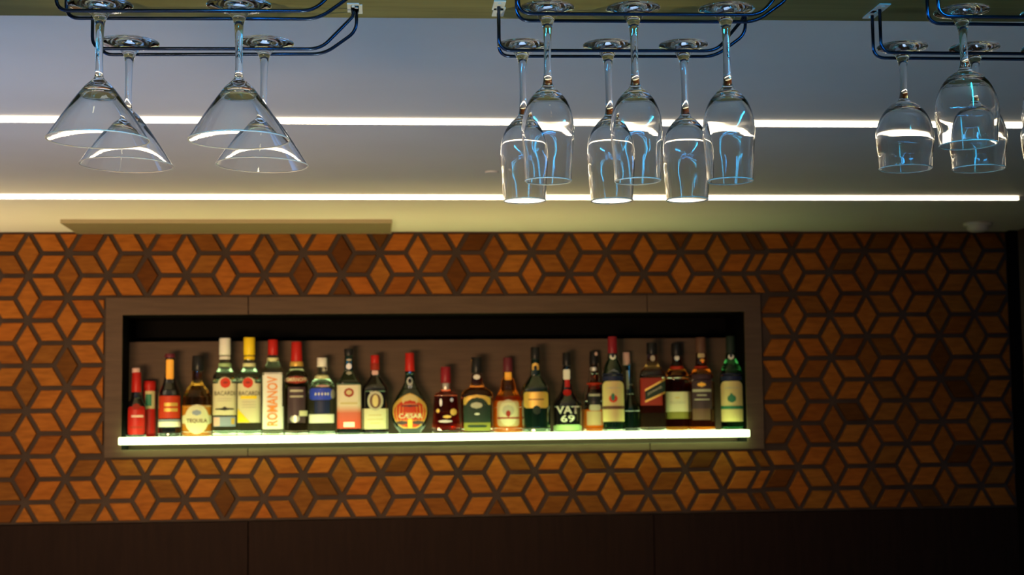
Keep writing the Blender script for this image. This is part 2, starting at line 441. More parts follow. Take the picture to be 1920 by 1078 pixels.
# ---------------------------------------------------------------- glasses (origin at the foot's flat side, hanging down -z)
mm = .001
def smooth_prof(pts, n=4):
    """Catmull-Rom through (r,z)"""
    out = []
    for i in range(len(pts)-1):
        p0 = pts[max(i-1, 0)]; p1 = pts[i]; p2 = pts[i+1]; p3 = pts[min(i+2, len(pts)-1)]
        for k in range(n):
            t = k/n
            out.append(tuple(.5*((2*p1[q])+(-p0[q]+p2[q])*t+(2*p0[q]-5*p1[q]+4*p2[q]-p3[q])*t*t+(-p0[q]+3*p1[q]-3*p2[q]+p3[q])*t**3) for q in (0, 1)))
    out.append(pts[-1]); return out
def glass_meshes(kind, foot, stem, outer, inner):
    """profiles in mm; inner runs rim -> centre"""
    ms = {}
    def mk(nm, prof):
        bm = lathe_bm([(r*mm, z*mm) for r, z in prof], 64)
        me = bpy.data.meshes.new(kind+'_'+nm); bmesh.ops.remove_doubles(bm, verts=bm.verts[:], dist=1e-7)
        bmesh.ops.reverse_faces(bm, faces=bm.faces[:])     # profile runs top to bottom: turn the normals outward
        bm.to_mesh(me); bm.free()
        for p in me.polygons: p.use_smooth = True
        me.materials.append(M['glass']); return me
    f = foot; s = smooth_prof(stem); ob = smooth_prof(outer); ib = smooth_prof(inner)
    rim_o, rim_i = ob[-1], ib[0]
    def up(q, nxt, d=.5):        # a ring just above the rim, on the wall, keeps the wall's shading straight
        k = d/abs(nxt[1]-q[1]); return (q[0]+(nxt[0]-q[0])*k, q[1]+(nxt[1]-q[1])*k)
    ob = ob[:-1]+[up(ob[-1], ob[-2], 1.2), up(ob[-1], ob[-2], .3), ob[-1]]; ib = [ib[0], up(ib[0], ib[1], .3), up(ib[0], ib[1], 1.2)]+ib[1:]
    cr, hr = (rim_o[0]+rim_i[0])/2, (rim_o[0]-rim_i[0])/2
    hb = .78; rim = [(cr+hb*math.cos(t), rim_o[1]-.45-hb*math.sin(t)) for t in [math.radians(a) for a in range(-40, 221, 26)]]
    ms['foot'] = mk('foot', f); ms['stem'] = mk('stem', s); ms['bowl'] = mk('bowl', ob+ib)
    ms['rim'] = mk('rim', [(cr+hb*math.cos(t), rim_o[1]-.3-hb*math.sin(t)) for t in [math.radians(a) for a in range(-90, 271, 30)]])
    ms['rim'].materials[0] = M['rim']
    return ms
def foot_prof(R):
    top = [(0, -1.2), (R*.5, -.6), (R*.85, -.1), (R-.6, 0), (R-.15, -.35), (R, -1.0), (R-.2, -1.7), (R-.8, -2.1)]
    low = smooth_prof([(R-.8, -2.1), (R*.8, -3.6), (R*.6, -5.8), (R*.4, -8.6), (10.6, -13), (7.4, -18.5), (5.6, -26)], 4)
    return top+low[1:]
G_ = {}
G_['martini'] = (163, glass_meshes('cocktail', foot_prof(39), [(5.6, -26), (4.9, -36), (4.5, -50), (4.3, -70), (4.6, -82), (5.2, -88)],
    [(5.2, -88), (7.5, -91.5), (12, -95.5), (20.5, -104.5), (40, -131.5), (60.5, -163)],
    [(59.65, -163), (39, -133), (24, -114.5), (19, -109.5), (10, -107.5), (0, -107)]))
G_['wine'] = (206, glass_meshes('wine', foot_prof(33.5), [(5.6, -26), (4.8, -36), (4.5, -50), (4.5, -70), (5.0, -84), (6.2, -92)],
    [(6.2, -92), (8.5, -96.5), (16, -103), (24, -113), (29.5, -127), (32, -143), (31.8, -155), (30.2, -175), (28.3, -206)],
    [(27.45, -206), (29.1, -175), (30.7, -155), (30.7, -143), (28.3, -127.5), (22.5, -114.8), (13, -106.5), (0, -104.5)]))
G_['goblet'] = (162, glass_meshes('goblet', foot_prof(34.5), [(5.6, -26), (5.0, -34), (4.7, -44), (4.8, -56), (5.4, -64), (7.0, -70)],
    [(7.0, -70), (10, -74), (20, -80), (30, -91), (37, -107), (39.3, -121), (38.6, -130), (36.6, -145), (35.5, -162)],
    [(34.65, -162), (35.4, -145), (37.4, -130), (38.0, -121), (35.7, -107.5), (28.6, -92.5), (18, -83.8), (0, -80.5)]))
def hang(kind, name, foot_px, rim_px, rown, label, cat, group, spin=0):
    L, ms = G_[kind]
    yc = rown(foot_px[0])
    Pf = at_y(foot_px[0], foot_px[1], yc); Pf.z = ZR+.0128
    Pr = at_y(rim_px[0], rim_px[1], yc)
    d = (Pf-Pr); s = d.length/(L*mm)
    
    t = empty(name, Pf, label, cat, group)
    t.rotation_mode = 'QUATERNION'; t.rotation_quaternion = Vector((0, 0, 1)).rotation_difference(d.normalized())
    t.scale = (1, 1, s)
    for k in ('foot', 'stem', 'bowl', 'rim'):
        o = bpy.data.objects.new(k, ms[k]); COL.objects.link(o); o.parent = t
def row(n1, n2, f1, f2):
    a, b, c, d = yr(*n1), yr(*n2), yr(*f1), yr(*f2)
    def g(px):
        k = (px-n1[0])/(n2[0]-n1[0])
        return ((a.y*(1-k)+b.y*k)+(c.y*(1-k)+d.y*k))/2
    return g
r1 = row((105, 20), (588, 20.5), (124, 34), (597, 35.5)); r2 = row((173, 91), (601, 91.8), (189, 102.5), (608, 101.3))
r3 = row((972, 25.5), (1426, 28), (969, 38.5), (1417, 41)); r4 = row((936, 94.5), (1343, 95.5), (935.5, 105.5), (1340, 106))
r5 = row((1760, 30.5), (2190, 35), (1740, 44), (2170, 49)); r6 = row((1652, 98.5), (2060, 102), (1638, 108.5), (2050, 112))
g1 = 'cocktail glasses hanging at the left'; g2 = 'wine glasses hanging in the middle'; g3 = 'goblets hanging at the right'
hang('martini', 'cocktail_glass', (188, 10), (183.5, 261), r1, 'cone-shaped cocktail glass hanging nearest the left end of the front rack', 'cocktail glass', g1)
hang('martini', 'cocktail_glass', (448, 8), (448, 262), r1, 'cone-shaped cocktail glass hanging in the front rack, right of its twin', 'cocktail glass', g1)
hang('martini', 'cocktail_glass', (243, 82), (237, 309), r2, 'smaller-looking cone-shaped cocktail glass hanging in the back left rack, leftmost there', 'cocktail glass', g1)
hang('martini', 'cocktail_glass', (496, 82), (491.5, 309), r2, 'cone-shaped cocktail glass hanging in the back left rack, nearer the flared rack end', 'cocktail glass', g1)
hang('wine', 'wine_glass', (1026, 14), (1028, 339), r3, 'tall wine glass at the left end of the front middle rack', 'wine glass', g2)
hang('wine', 'wine_glass', (1187, 13), (1196, 339), r3, 'tall wine glass in the front middle rack, centre one of its three', 'wine glass', g2)
hang('wine', 'wine_glass', (1360, 13), (1369, 339), r3, 'tall wine glass in the front middle rack, nearest the flared right end', 'wine glass', g2)
hang('wine', 'wine_glass', (979, 84), (984, 376), r4, 'tall wine glass in the back middle rack, beside the rack post at its left end', 'wine glass', g2)
hang('wine', 'wine_glass', (1139, 83), (1147.5, 376), r4, 'tall wine glass in the back middle rack, centre one of its three', 'wine glass', g2)
hang('wine', 'wine_glass', (1281, 84), (1289, 374), r4, 'tall wine glass in the back middle rack, nearest the flared right end', 'wine glass', g2)
hang('goblet', 'goblet', (1803, 16), (1816, 271), r5, 'short round goblet hanging in the front right rack, overlapping the one behind it', 'goblet', g3)
hang('goblet', 'goblet', (1966, 17), (1980, 272), r5, 'short round goblet in the front right rack, cut off by the right picture edge', 'goblet', g3)
hang('goblet', 'goblet', (1692, 88), (1698, 316), r6, 'short round goblet in the back right rack, standing clear at its left end', 'goblet', g3)
hang('goblet', 'goblet', (1827, 88), (1835, 316), r6, 'short round goblet in the back right rack, partly behind the front goblet', 'goblet', g3)
hang('goblet', 'goblet', (1962, 88), (1972, 316), r6, 'short round goblet in the back right rack, barely showing at the right picture edge', 'goblet', g3)

# blue neon tubes under the canopy's front, above the camera side
def neon(a, b, label, mt='blue_led'):
    c = (Vector(a)+Vector(b))/2
    t = empty('blue_light_tube', c, label, 'light', 'blue light tubes under the canopy')
    bm = bmesh.new(); add_tube(bm, [Vector(a)-c, Vector(b)-c], .006, 12); bm_obj('tube', bm, M[mt], t, True)
    d = (Vector(b)-Vector(a)).normalized()
    for e in (a, b):
        bm = bmesh.new(); s = 1 if e is b else -1
        add_tube(bm, [Vector(e)-c-d*.001*s, Vector(e)-c+d*.015*s], .0075, 12); bm_obj('end_cap', bm, M['grey'], t)
neon((-1.6, -.95, ZK-.012), (1.6, -.95, ZK-.012), 'long blue light tube across the room side of the canopy', 'blue_dim')
neon((-.2, -.9, ZK-.012), (-.2, 1.72, ZK-.012), 'blue light tube under the canopy running into the room, the left one')
neon((.75, -.9, ZK-.012), (.75, 1.72, ZK-.012), 'blue light tube under the canopy running into the room, the right one')

# ---------------------------------------------------------------- bottles
def glassy(name, col, rough=.03): return mat(name, col, rough, trans=1.0, ior=1.4)
def opaque(name, col, rough=.35, coat=0.0, metal=0.0): return mat(name, col, rough, coat=coat, metal=metal, spec=.25)
B = dict(
 dark=mat('dark_bottle_glass', (.006, .006, .007), .04, coat=1.0), dkgreen=mat('dark_green_bottle_glass', (.004, .013, .007), .04, trans=.14, ior=1.45, coat=1.0),
 green=glassy('green_bottle_glass', (.05, .26, .10)), clear=glassy('clear_bottle_glass', (.80, .90, .78)), clearwarm=glassy('clear_brownish_glass', (.62, .58, .46)),
 amber=mat('amber_liquor', (.80, .30, .03), .05, trans=.55, ior=1.36), orange=mat('orange_liquor', (.90, .22, .01), .05, trans=.5, ior=1.36), brown=glassy('brown_liquor', (.38, .07, .015)), redg=glassy('red_liquor', (.62, .07, .04)),
 ambglass=glassy('thin_amber_glass', (.40, .20, .08)), smoke=glassy('smoky_glass', (.30, .22, .16)),
 red=opaque('red_foil', (.42, .014, .009), .4), orangered=opaque('orange_red_label', (.46, .035, .010), .5), darkred=opaque('burgundy_foil', (.22, .012, .02), .35), maroon=opaque('maroon_cap', (.12, .02, .03), .4),
 black=opaque('black_cap', (.012, .012, .013), .35), white=opaque('white_cap', (.72, .70, .62), .45), yellow=opaque('yellow_cap', (.78, .55, .015), .45), pink=opaque('pinkish_foil', (.62, .38, .33), .4),
 cream=opaque('cream_label', (.60, .54, .34), .6), beige=opaque('beige_label', (.52, .40, .20), .6), tan=opaque('tan_label', (.60, .46, .20), .6), gold=opaque('gold_label', (.62, .38, .08), .4, metal=.35), silver=opaque('silver_label', (.5, .48, .42), .35, metal=.6),
 blue=opaque('blue_label', (.03, .06, .50), .5), navy=opaque('navy_label', (.012, .018, .06), .5), greylabel=opaque('blue_grey_label', (.24, .27, .36), .6), purple=opaque('dark_plum_label', (.055, .028, .035), .5),
 dgreenlabel=opaque('dark_green_label', (.014, .026, .018), .6), midgreen=opaque('green_label', (.03, .16, .09), .5), pgreen=opaque('pale_green_band', (.34, .50, .22), .5), paleyel=opaque('pale_yellow_band', (.66, .68, .34), .5),
 ink=opaque('black_ink', (.02, .018, .015), .6), redink=opaque('red_ink', (.55, .04, .015), .6), orangeink=opaque('orange_ink', (.75, .26, .06), .6), whiteink=opaque('white_ink', (.72, .70, .60), .6), olive=opaque('olive_label', (.20, .18, .03), .6),
 bright=opaque('orange_yellow_label', (.95, .45, .06), .5), ltred=opaque('brick_red_label', (.27, .022, .010), .6), brownlabel=opaque('brown_label', (.12, .055, .035), .5), greyink=opaque('grey_ink', (.42, .38, .28), .6))

def base_y(x): return 817.3-(x-222)*14.3/1184
BY = DW+.048
PXM = 1.0
class Bottle:
    def __init__(s, name, cx, prof, matl, label, cat='bottle', p=2, dr=None, fill=None, liquid=None, dy=0.0, twist=0.0):
        by = base_y(cx); y = BY+dy
        P = at_y(cx, by, y); P.z = SZ1+.0002
        s.k = (at_y(cx+50, by, y)-at_y(cx-50, by, y)).length/100*1.0/1.0    # metres per pixel
        s.k = ((P-Vector((0, 0, ZC))).length)/F*math.cos(math.atan2(cx-960, F))
        s.by = by; s.cx = cx; s.p = p; s.dr = dr or (1.0 if p == 2 else .8)
        prof = prof[:-1]+[(prof[-1][0], prof[-2][1]-.35)]
        pr = [(hw*s.k, (by-yy)*s.k) for yy, hw in prof]      # top to bottom
        s.pr = sorted([(z, r) for r, z in pr])
        s.root = empty(name, P, label, cat)
        s.root.rotation_euler.z = -math.atan2(P.x, P.y)
        sup = [pr[0]]                                        # keep long straight walls straight: support rings near their ends
        for q0, q1 in zip(pr, pr[1:]):
            L_ = q0[1]-q1[1]
            if L_ > 12*s.k:
                for f_ in (2*s.k/L_, 1-2*s.k/L_): sup.append((q0[0]+(q1[0]-q0[0])*f_, q0[1]-L_*f_))
            sup.append(q1)
        pts = smooth_prof(sup, 3)
        zb = pts[-1][1]; pts = [(max(r, .001), max(z, .0)) for r, z in pts]
        rb = pts[-1][0]
        full = [(0, pts[0][1])]+pts+[(rb*.93, .0), (0, .002)]
        split = (by-fill)*s.k if fill else None
        bm = lathe_bm(full, 40, p, s.dr, matsplit=split)
        bmesh.ops.remove_doubles(bm, verts=bm.verts[:], dist=1e-6)
        mats = [B[matl]]+([B[liquid]] if fill else [])
        s.body = bm_obj('body', bm, mats, s.root, True)
        s.n = 0
    def r(s, yy):
        z = (s.by-yy)*s.k; a = s.pr
        if z <= a[0][0]: return a[0][1]
        for (z0, r0), (z1, r1) in zip(a, a[1:]):
            if z <= z1: return r0+(r1-r0)*(z-z0)/max(z1-z0, 1e-9)
        return a[-1][1]
    def surf(s, x, yy, off):
        R = s.r(yy)+off; t = min(.985, abs(x)/R)
        return -R*s.dr*(1-t**s.p)**(1/s.p)
    def cap(s, y0, y1, hw, m, hw1=None, name='cap', x=0.0, p=2, lab=None):
        """a solid collar, cap or foil from row y0 down to y1"""
        k = s.k; r0 = hw*k; r1 = (hw1 or hw)*k; z0 = (s.by-y0)*k; z1 = (s.by-y1)*k; b = min(.001, (z0-z1)*.2)
        bm = lathe_bm([(0, z0), (r0-b, z0), (r0, z0-b), (r1, z1+b), (r1-b*.5, z1), (max(0, r1-.004), z1)], 28, p)
        o = bm_obj(name, bm, B[m], s.root, True); o.location.x = x*k
        if lab: o['label'] = lab
        return o
    def decal(s, x0, x1, y0, y1, m, shape='rect', name='label', parent=None, off=None, lab=None):
        """a paper label lying on the bottle: x relative to the axis, rows y0..y1 (px)"""
        s.n += 1; off = off if off is not None else .0006+.00012*s.n
        bm = bmesh.new(); NR = max(4, int((y1-y0)/2.0)); NC = 10; rows = []
        c = (x0+x1)/2; h = (x1-x0)/2
        for i in range(NR+1):
            t = i/NR; yy = y0+(y1-y0)*t; u = 2*t-1; w_ = h
            if shape == 'oval': w_ = h*math.sqrt(max(0, 1-u*u))
            elif shape == 'arch': q = min(1, (yy-y0)/(h*.55)); w_ = h*math.sqrt(max(0, 1-(1-q)**2))*.35+h*.65 if q < 1 else h
            elif shape == 'round': q = min(1, min(yy-y0, y1-yy)/(min(h, (y1-y0)/2)*.4)); w_ = h-(1-math.sqrt(max(0, 1-(1-q)**2)))*h*.2
            elif shape == 'dome': q = min(1, (yy-y0)/((y1-y0)*.45)); w_ = h*(math.sqrt(max(0, 1-(1-q)**2)))
            elif shape == 'flask': w_ = h*math.sqrt(max(0, 1-u*u*.86))*(1 if u > -.2 else math.sqrt(max(0, 1-((-.2-u)/.8)**2))*.999+.001)
            elif shape == 'tri': w_ = h*t; 
            w_ = max(w_, .05); r_ = []
            cc = c-h+w_ if shape == 'tri' else c
            for j in range(NC+1):
                x = (cc+w_*(2*j/NC-1))*s.k
                r_.append(bm.verts.new((x, s.surf(x, yy, off), (s.by-yy)*s.k)))
            rows.append(r_)
        for a, b in zip(rows, rows[1:]):
            for j in range(NC): bm.faces.new((a[j], b[j], b[j+1], a[j+1]))
        me = bpy.data.meshes.new(name); bm.to_mesh(me); bm.free()
        o = link(name, me, parent or s.root, B[m])
        if lab: o['label'] = lab
        return o
    def slant(s, pts, m, name='label', parent=None):
        """four-cornered label (px, axis-relative x)"""
        s.n += 1; off = .0006+.00012*s.n; bm = bmesh.new(); N = 8; g = []
        (a, b, c, d) = [Vector(p) for p in pts]
        for i in range(N+1):
            l = a.lerp(d, i/N); r = b.lerp(c, i/N)
            g.append([bm.verts.new((q.x*s.k, s.surf(q.x*s.k, q.y, off), (s.by-q.y)*s.k)) for q in (l.lerp(r, j/N) for j in range(N+1))])
        for u, v in zip(g, g[1:]):
            for j in range(N): bm.faces.new((u[j], v[j], v[j+1], u[j+1]))
        me = bpy.data.meshes.new(name); bm.to_mesh(me); bm.free(); return link(name, me, parent or s.root, B[m])
    def text(s, txt, x, y, width, height, m, parent, rot=0.0, bold=.02, slope=0.0):
        """lettering wrapped on the bottle, centred at x (axis-relative), row y"""
        s.n += 1; off = .0009+.00012*s.n+(.0016 if width/max(1, len(txt)) > 9 else .0003)
        cu = bpy.data.curves.new('lettering', 'FONT'); cu.body = txt; cu.offset = bold; cu.align_x = 'CENTER'; cu.resolution_u = 2
        to = bpy.data.objects.new('lettering', cu); COL.objects.link(to)
        me = bpy.data.meshes.new_from_object(to.evaluated_get(bpy.context.evaluated_depsgraph_get()))
        bpy.data.objects.remove(to); bpy.data.curves.remove(cu)
        xs_ = [v.co.x for v in me.vertices]; ys_ = [v.co.y for v in me.vertices]
        cx, cy = (min(xs_)+max(xs_))/2, (min(ys_)+max(ys_))/2; sx, sy = width/(max(xs_)-min(xs_)), height/(max(ys_)-min(ys_))
        for v in me.vertices:
            X, Y = (v.co.x-cx)*sx, (v.co.y-cy)*sy
            Y += X*slope
            X, Y = X*math.cos(rot)-Y*math.sin(rot), X*math.sin(rot)+Y*math.cos(rot)
            px, py = x+X, y-Y
            v.co = Vector((px*s.k, s.surf(px*s.k, py, off), (s.by-py)*s.k))
        return link('lettering', me, parent, B[m])

# 1 small dark bottle with red foil neck
b = Bottle('liquor_bottle', 255, [(692, 5), (700, 7), (732, 8), (745, 10), (757, 16), (766, 18.5), (812, 18.5), (815, 17.5)], 'dark', 'small dark bottle with red neck foil and red label, leftmost in the niche', dy=-.012)
b.cap(688, 697, 7.5, 'pink', x=-1, lab='crumpled pale foil top'); b.cap(696, 733, 8.2, 'red', 9, name='neck_foil')
l = b.decal(-15, 16, 760, 812, 'red', 'round'); b.decal(-7, 7, 754, 766, 'ltred', 'oval', 'seal')
b.decal(-9, 13, 776, 780, 'pink', name='printed_band', parent=l); b.decal(-11, 12, 797, 800, 'ltred', name='printed_band', parent=l)
# 2 red canister behind
b = Bottle('gift_tin', 279.5, [(716, 10), (717, 11.2), (812, 11.6), (815, 11.4)], 'red', 'round red tin with a cream and green label, behind the leftmost small bottle', 'tin', dy=.045)
b.cap(714, 725, 11.9, 'red', name='lid'); l = b.decal(-8, 10, 731, 764, 'beige'); b.decal(-7, 4, 737, 759, 'midgreen', name='picture', parent=l)
# 3 dark beer bottle
b = Bottle('beer_bottle', 317.5, [(664, 7.5), (672, 8), (700, 9), (716, 12), (730, 18), (741, 20.5), (808, 20.5), (814, 19)], 'dark', 'dark bottle with a glowing orange neck label, red front label and white band', 'bottle')
b.cap(661, 669, 9, 'maroon', 9.6); b.decal(-7, 7, 672, 709, 'bright', 'round', 'neck_label')
l = b.decal(-19.5, 19.5, 740, 782, 'orangered')
for yy in (753, 763): b.decal(-10, 15, yy, yy+6.5, 'gold', name='gold_print', parent=l)
b.decal(-20, 20, 784, 787, 'greylabel', name='thin_band'); b.decal(-20, 20, 788, 798, 'white', name='white_band')
# 4 tequila
b = Bottle('tequila_bottle', 369, [(692, 9), (712, 9.5), (718, 12), (728, 20), (742, 26), (760, 27.5), (806, 27.5), (813, 25)], 'ambglass', 'round-shouldered amber bottle with a large oval cream label and black cap', fill=757, liquid='amber')
b.cap(665, 693, 10.5, 'black', 11.5, x=1.5); b.decal(-6, 6, 678, 690, 'greyink', 'round', 'cap_sticker')
b.decal(-26.5, 26.5, 775, 793, 'cream', 'round', 'label_wings'); l = b.decal(-22, 21.5, 756, 811, 'cream', 'oval')
b.decal(-9, 8, 766, 777, 'greylabel', 'oval', 'emblem', l); b.text('TEQUILA', 0, 787, 38, 8.5, 'brownlabel', l, bold=.02)
# 5, 6 rum bottles
def rum(cx, capm, bandm, label, lemon):
    t = 631 if lemon else 632
    b = Bottle('rum_bottle', cx, [(664, 9.5), (676, 9), (688, 11.5), (694, 15), (703, 21.5), (712, 22.3), (806, 22.3), (813, 20.5)], 'clear', label, p=2.6, dr=.85)
    b.cap(t, 664, 10.8, capm); b.cap(666, 672, 10.4, 'yellow' if lemon else 'whiteink', name='cap_ring'); b.cap(679, 686, 12, bandm, name='neck_band')
    b.decal(-9, 1 if lemon else 0, t+4, 660, 'pink', 'oval', 'cap_sticker') 
    l = b.decal(-21.5, 21.5, 717, 790 if lemon else 776, 'cream'); o = b.decal(-13, 11 if lemon else 13, 705, 732, 'cream', 'oval', 'label_crown')
    c = -2.5 if lemon else 1; b.decal(c-9.5, c+9.5, 706, 726, 'redink', 'oval', 'round_seal', l); b.decal(c-5, c+5, 713, 718, 'ltred', 'oval', 'seal_mark', l)
    b.text('BACARDI', 0, 735.5, 38, 8.2, 'ink', l, bold=.0)
    if lemon:
        b.decal(-16, 14, 740, 746, 'yellow', name='yellow_bar', parent=l)
        for q in range(3): b.decal(-13, 13, 751+q*5, 752+q*5, 'greyink', name='small_print', parent=l)
        b.slant([(-21, 764), (-20.9, 764), (2, 789.5), (-21, 789.5)], 'yellow', 'yellow_corner', l)
    else:
        for q in range(2): b.decal(-13, 13, 745+q*4, 746+q*4, 'greyink', name='small_print', parent=l)
        b.decal(-18, 18, 762.3, 767.3, 'ink', 'oval', 'bat_mark', l); b.decal(-4, 4, 760, 768, 'ink', 'oval', 'bat_mark', l)
        b.decal(-20, 20, 779, 797, 'greylabel', name='tax_strip'); b.decal(-20, -9, 780, 796, 'pink', name='strip_print'); b.decal(12, 18, 782, 793, 'gold', name='strip_print')
rum(421, 'white', 'pgreen', 'clear rum bottle with a white cap, green neck band and cream label', False)
rum(467, 'yellow', 'paleyel', 'clear rum bottle with a yellow cap and yellow corner on its cream label', True)
# 7 vodka with upright lettering
b = Bottle('vodka_bottle', 511.5, [(660, 8), (676, 10), (684, 14), (694, 19), (704, 19.8), (806, 19.8), (813, 18.5)], 'clearwarm', 'square clear bottle with a red cap and orange lettering running up its white label', p=5, dr=.9)
b.cap(635, 664, 9.2, 'red', 9.6); b.cap(669, 676, 11, 'paleyel', name='neck_band')
l = b.decal(-18.8, 17, 697, 802, 'white'); b.decal(-19, 19.4, 760, 802, 'white', name='lower_label'); b.text('ROMANOV', -1, 750, 92, 20, 'orangeink', l, rot=math.pi/2, bold=.02)
# 8 vodka, red cap
b = Bottle('vodka_bottle', 556, [(672, 9), (690, 12), (697, 18), (704, 21.5), (712, 22), (806, 21.5), (813, 20)], 'smoke', 'clear bottle with a tall red cap, gold ring and wide red banner emblem')
b.cap(639, 677, 9.6, 'red', 11); b.cap(676, 685, 12.2, 'gold', 13, name='neck_ring')
l = b.decal(-20.5, 20.5, 703, 718, 'ltred', 'oval', 'banner'); b.text('SMIRNOFF', 0, 710, 37, 7.5, 'cream', l, bold=.02)
l = b.decal(-16, 16, 724, 790, 'purple'); b.decal(-12, 12, 729, 733, 'greyink', name='small_print', parent=l); b.decal(-12, 12, 740, 743, 'greyink', name='small_print', parent=l)
b.decal(-12, 6, 776, 790, 'silver', 'oval', 'emblem'); b.decal(5, 20, 768, 778, 'cream', 'rect', 'tax_sticker')
# 9 blue label
b = Bottle('vodka_bottle', 604, [(680, 8.5), (700, 9.5), (708, 14), (717, 21), (727, 24.5), (740, 25), (808, 25), (813, 23)], 'clear', 'clear bottle with a white cap, blue upper label and white lower label')
b.cap(669, 686, 9.5, 'white'); b.cap(702, 709, 12.5, 'paleyel', 14.5, name='neck_band')
l = b.decal(-23, 18, 726, 748, 'blue', 'round'); b.decal(16, 24, 728, 746, 'silver', 'oval', 'side_seal'); b.decal(-12, 14, 720, 724, 'pink', 'oval', 'small_ribbon')
for q in (-12, -6, 0, 6, 11): b.decal(q-1.5, q+1.5, 734, 740, 'whiteink', 'oval', 'script_mark', l)
b.decal(-14, 14, 750, 773, 'navy', name='back_print'); b.decal(-24, 22, 774.5, 790.5, 'white', name='lower_label')
# 10 cream to red label
b = Bottle('liquor_bottle', 654.5, [(664, 8), (694, 9), (703, 14), (712, 20), (719, 22.6), (806, 22.6), (812, 21.5)], 'dkgreen', 'square dark bottle whose tall label runs from cream above to red below', p=5, dr=.85)
b.cap(652, 666, 9, 'black', 8.5); b.decal(-5, 5, 679, 691, 'silver', 'oval', 'neck_seal'); b.decal(-5, 5, 671, 675, 'greyink', 'oval', 'neck_print'); b.decal(-5, 5, 694, 701, 'silver', 'oval', 'neck_print')
gr = bpy.data.materials.new('cream_to_red_print'); gr.use_nodes = True; nt = gr.node_tree; bs = nt.nodes['Principled BSDF']; bs.inputs['Roughness'].default_value = .6
tc = nt.nodes.new('ShaderNodeTexCoord'); sp = nt.nodes.new('ShaderNodeSeparateXYZ'); rp = nt.nodes.new('ShaderNodeValToRGB')
nt.links.new(tc.outputs['Generated'], sp.inputs[0]); nt.links.new(sp.outputs['Z'], rp.inputs[0]); nt.links.new(rp.outputs[0], bs.inputs['Base Color'])
rp.color_ramp.elements[0].position = .1; rp.color_ramp.elements[0].color = (.52, .05, .02, 1); rp.color_ramp.elements[1].position = .55; rp.color_ramp.elements[1].color = (.62, .52, .38, 1)
e = rp.color_ramp.elements.new(.36); e.color = (.50, .09, .045, 1)
B['grad'] = gr
l = b.decal(-22, 22, 720, 801, 'grad'); b.decal(-9, 9, 725.5, 743, 'ltred', 'oval', 'round_mark', l); b.decal(-5.5, 5.5, 729, 739, 'beige', 'oval', 'round_mark', l)
b.decal(-16, 16, 752, 756, 'beige', name='print_line', parent=l); b.decal(-10, 10, 789, 798, 'white', name='tax_sticker')
# 11 dark, oval medallion
b = Bottle('liquor_bottle', 703.5, [(685, 7.5), (703, 8.5), (712, 15), (722, 22), (732, 24.5), (806, 24.5), (812, 23.5)], 'dark', 'black bottle with a dull red cap, oval medallion and pale yellow lower label', p=2.6, dr=.8)
b.cap(664, 680, 8, 'red'); b.cap(679, 692, 8.6, 'ltred', name='neck_foil'); b.decal(-6, 6, 693, 701, 'pink', 'round', 'neck_sticker')
b.decal(-24, 24, 764, 802, 'cream'); b.decal(-14, 15, 731, 768, 'greyink', 'oval', 'medallion'); b.decal(-10, 11, 736, 764, 'brownlabel', 'oval', 'medallion_field'); b.decal(-5, 6, 738, 761, 'tan', 'oval', 'medallion_figure')
for q, ww in ((775, 12), (783, 15), (790, 9)): b.decal(-ww, ww, q, q+2, 'beige', name='small_print')
# 12 flask brandy
b = Bottle('brandy_bottle', 769, [(672, 8), (700, 8.8), (714, 10), (726, 16), (740, 25), (756, 32), (772, 35), (786, 33), (798, 27), (806, 20.5), (812, 20)], 'dkgreen', 'round flask-shaped dark bottle with a big red label topped by a helmet emblem', dr=.55)
b.cap(660, 694, 8.2, 'red', 9); b.decal(-5.5, 5.5, 705, 722, 'silver', 'oval', 'medal'); b.decal(-3.5, 3.5, 707, 717, 'dark', 'oval', 'medal_hole')
l = b.decal(-32, 31.5, 735, 800.5, 'gold', 'flask'); b.decal(-29.5, 29, 744, 799, 'orangered', 'flask', 'red_field', l)
b.decal(-15, 15, 737, 760, 'tan', 'oval', 'helmet', l); b.decal(-12, 12, 748, 761, 'orangered', 'oval', 'helmet', l); b.decal(-17, 17, 757, 761, 'purple', 'oval', 'helmet_brim', l)
b.text('CÆSAR', 1, 777.5, 44, 9, 'cream', l, bold=.02); b.decal(-26, -4, 786, 794, 'purple', 'oval', 'ribbon', l); b.decal(4, 26, 786, 794, 'purple', 'oval', 'ribbon', l); b.decal(-4, 4, 783, 799, 'bright', 'round', 'ribbon_knot', l)
# 13 squat red bottle
b = Bottle('whisky_bottle', 836.5, [(708, 7.5), (728, 8.2), (733, 13), (736, 20), (739, 21.5), (770, 24), (800, 26.5), (806, 25.5)], 'redg', 'short cut-glass bottle with a wax-red cap, flaring towards its base', p=4, dr=.8)
b.cap(686, 716, 9.4, 'darkred', 9.8); b.cap(716, 729, 8.4, 'silver', name='neck_band')
l = b.decal(-20, 20, 745, 802, 'redg', name='label'); 
for (x0, x1, y0, y1, mm_) in ((-18, -12, 764, 772, 'gold'), (8, 20, 764, 777, 'gold'), (-6, 10, 776, 782, 'gold'), (-14, 12, 785, 790, 'silver'), (-12, -7, 745, 760, 'silver'), (8, 14, 744, 752, 'silver')): b.decal(x0, x1, y0, y1, mm_, 'oval', 'glint_mark', l)  # gold and silver ovals paint the cut glass's sparkling highlights
